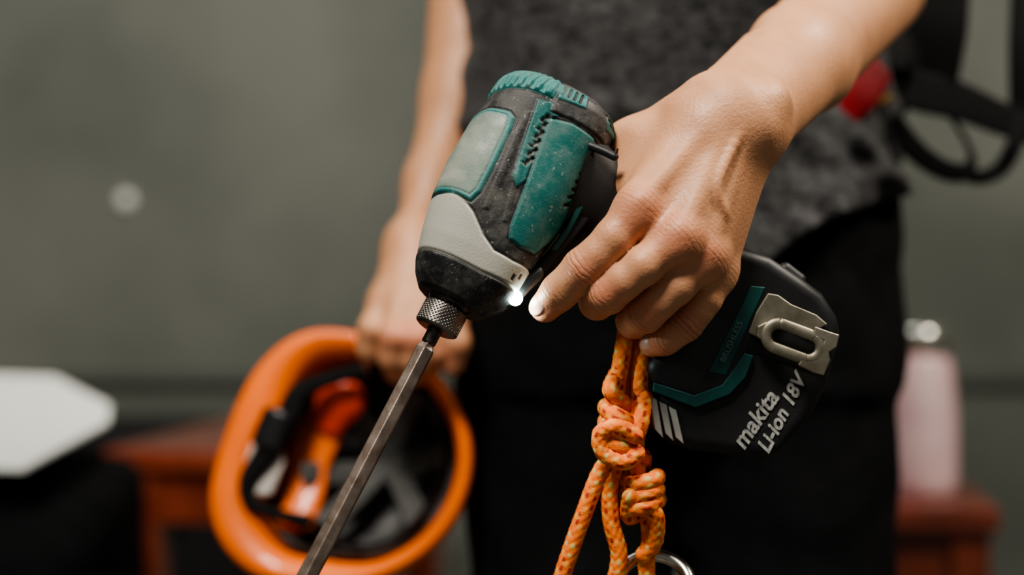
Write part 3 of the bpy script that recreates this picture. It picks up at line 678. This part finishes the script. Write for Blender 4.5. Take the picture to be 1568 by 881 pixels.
# ================================================================== FURNITURE
wood_m=mat('red_lacquered_wood',(.16,.032,.015),.30,col2=(.26,.056,.027),scale=14,bump=.15,bscale=40,coat=.5)
def stool(name,c,hx,hy,top,rz,m,lg=.021,ap=.032):
    g=group(name,(c[0],c[1],0)); R=Matrix.Rotation(rz,3,'Z')
    def at(x,y,z): v=R@Vector((x,y,0)); return (c[0]+v.x,c[1]+v.y,z)
    box('seat',at(0,0,top-.016),(hx,hy,.016),m,g,.006,rz)
    for sx in (-1,1):
        for sy in (-1,1): box('leg',at(sx*(hx-.01-lg),sy*(hy-.01-lg),(top-.03)/2),(lg,lg,(top-.03)/2),m,g,.003,rz,.8)
        box('apron_side',at(sx*(hx-.03),0,top-.03-ap),(.012,hy-.04,ap),m,g,.002,rz)
        box('rung_side',at(sx*(hx-.03),0,.22),(.010,hy-.04,.015),m,g,.002,rz)
    for sy in (-1,1):
        box('apron',at(0,sy*(hy-.03),top-.03-ap),(hx-.04,.012,ap),m,g,.002,rz)
        box('rung',at(0,sy*(hy-.03),.30),(hx-.04,.010,.015),m,g,.002,rz)
    return g
stool('wooden_stool',(.465,2.00,0),.150,.13,.632,math.radians(-9),wood_m,.024,.045)
stool('wooden_bench',(-.335,2.43,0),.16,.40,.682,math.radians(-9),wood_m,.032,.036)
case_m=mat('case_black',(.008,.008,.009),.6,var=.2)
cs=group('equipment_case',(-.72,3.08,0))
box('case_body',(-.72,3.08,.29),(.40,.14,.288),case_m,cs,.015)
box('case_lid',(-.72,3.08,.605),(.405,.145,.026),case_m,cs,.010)
for x in (-.95,-.49): box('case_latch',(x,2.935,.57),(.02,.006,.025),dmetal_m,cs,.002)
tube('case_handle',[(-.80,2.945,.45),(-.78,2.915,.45),(-.66,2.915,.45),(-.64,2.945,.45)],[.008],[.008],case_m,cs)
jy=1.985; jx=(1407-784)*K*jy
jar=group('glass_jar',(jx,jy,.632))
pink_m=mat('pink_glow_glass',(.68,.42,.45),.25,col2=(.78,.60,.58),scale=18,coat=.5,sss=.0,emit=(.9,.6,.62),estr=.07)  # faint pink emission stands in for the glow of light in the jar
capm=mat('jar_lid_metal',(.8,.8,.74),.22,.9,var=.1)
lathe('jar_body',(jx,jy,.632),[(.0001,0),(.041,0),(.047,.004),(.049,.02),(.048,.10),(.044,.150),(.040,.172),(.037,.180),(.0001,.182)],pink_m,jar)
lathe('jar_lid',(jx,jy,.632),[(.030,.181),(.039,.182),(.0395,.207),(.038,.215),(.030,.217),(.0001,.218)],capm,jar)
dark_m=mat('bag_canvas',(.004,.004,.0045),.9,var=.3,scale=30,bump=.5,bscale=200,spec=.15)
bag=group('tool_bag',(-.66,1.72,0))
f=Field((-1.15,1.42,-.01),(-.30,1.98,.80),.008); X,Y,Z=f.XYZ()
qx=np.abs(X+.72)-.24; qy=np.abs(Y-1.71)-.13; top_=.67+.22*(Y-1.71)
qz=np.abs(Z-(top_)/2)-(top_/2-.04)
f.F=(np.sqrt(np.maximum(qx,0)**2+np.maximum(qy,0)**2+np.maximum(qz,0)**2)+np.minimum(np.maximum(np.maximum(qx,qy),qz),0)-.04+.008*wob(X,Y,Z,18,31)).astype(np.float32)
f.F=np.maximum(f.F,-Z+.002).astype(np.float32)
V,Fc=nets(f); mesh_obj('bag_body',V,Fc,dark_m,bag)
tube('bag_handle',[(-.84,1.545,.45),(-.82,1.53,.36),(-.70,1.53,.34),(-.62,1.545,.45)],[.006],[.014],strap_m,bag)
paper_m=mat('white_paper',(.82,.84,.80),.6,var=.02)
pap=group('paper_stack',P(70,645,1.75))
def sheet(name,dz,poly=((-60,572),(84,577),(168,620),(166,644),(38,716),(-60,714))):
    ys=[2.02,2.00,1.88,1.82,1.62,1.63]
    top=[P(u,v,y) for (u,v),y in zip(poly,ys)]
    top=[t_+np.array([0,0,dz]) for t_ in top]; bot=[t_-np.array([0,0,.004]) for t_ in top]; n=len(top)
    F=[list(range(n))[::-1],[n+i for i in range(n)]]+[[i,(i+1)%n,(i+1)%n+n,i+n] for i in range(n)]
    return mesh_obj(name,top+bot,F,paper_m,pap,False)
sheet('sheets',0)
# ================================================================== LIGHTS
def area(name,loc,tgt,size,power,col=(1,1,1)):
    l=bpy.data.lights.new(name,'AREA'); l.shape='DISK'; l.size=size; l.energy=power; l.color=col
    o=bpy.data.objects.new(name,l); o.location=loc; scene.collection.objects.link(o)
    dr=Vector(tgt)-Vector(loc); o.rotation_euler=dr.to_track_quat('-Z','Y').to_euler(); return o
area('ceiling_lamp_key',(-.5,-.1,2.6),(.1,1.0,.9),.6,56,(1,.935,.85))
area('ceiling_lamp_side',(1.3,.7,2.6),(.2,1.0,.9),.5,46,(1,.91,.79))
area('ceiling_lamp_wall',(-.3,2.0,2.9),(-.2,3.3,1.0),1.6,21,(.98,1,.96))
l=bpy.data.lights.new('led_light','SPOT'); l.energy=.21; l.color=(.85,1,.96); l.shadow_soft_size=.003; l.spot_size=math.radians(140); l.spot_blend=.8
o=bpy.data.objects.new('led_light',l); o.location=Vector(lp)+Vector((-.001,-.005,-.004)); o.rotation_euler=Vector((.3,.1,-.9)).to_track_quat('-Z','Y').to_euler(); scene.collection.objects.link(o); adopt(o,drv)
w=bpy.data.worlds.new('World'); scene.world=w; w.use_nodes=True
w.node_tree.nodes['Background'].inputs[0].default_value=(.80,.82,.79,1); w.node_tree.nodes['Background'].inputs[1].default_value=.19
# ================================================================== CAMERA
cam=bpy.data.cameras.new('camera'); cam.lens=36/(1568*K); cam.sensor_width=36
cam.dof.use_dof=True; cam.dof.focus_distance=.772; cam.dof.aperture_fstop=2.8; cam.clip_start=.02
if ZOOM:
    z_,u_,v_=ZOOM; cam.lens*=z_; cam.dof.aperture_fstop*=z_; cam.shift_x=(u_-784)/1568*z_; cam.shift_y=-(v_-440.5)/1568*z_
co=bpy.data.objects.new('camera',cam); co.location=(0,0,CZ); co.rotation_euler=(math.radians(90),0,0); scene.collection.objects.link(co); scene.camera=co
try:
    scene.view_settings.view_transform='AgX'; scene.view_settings.look='AgX - Medium High Contrast'
except Exception as ex: print(ex)
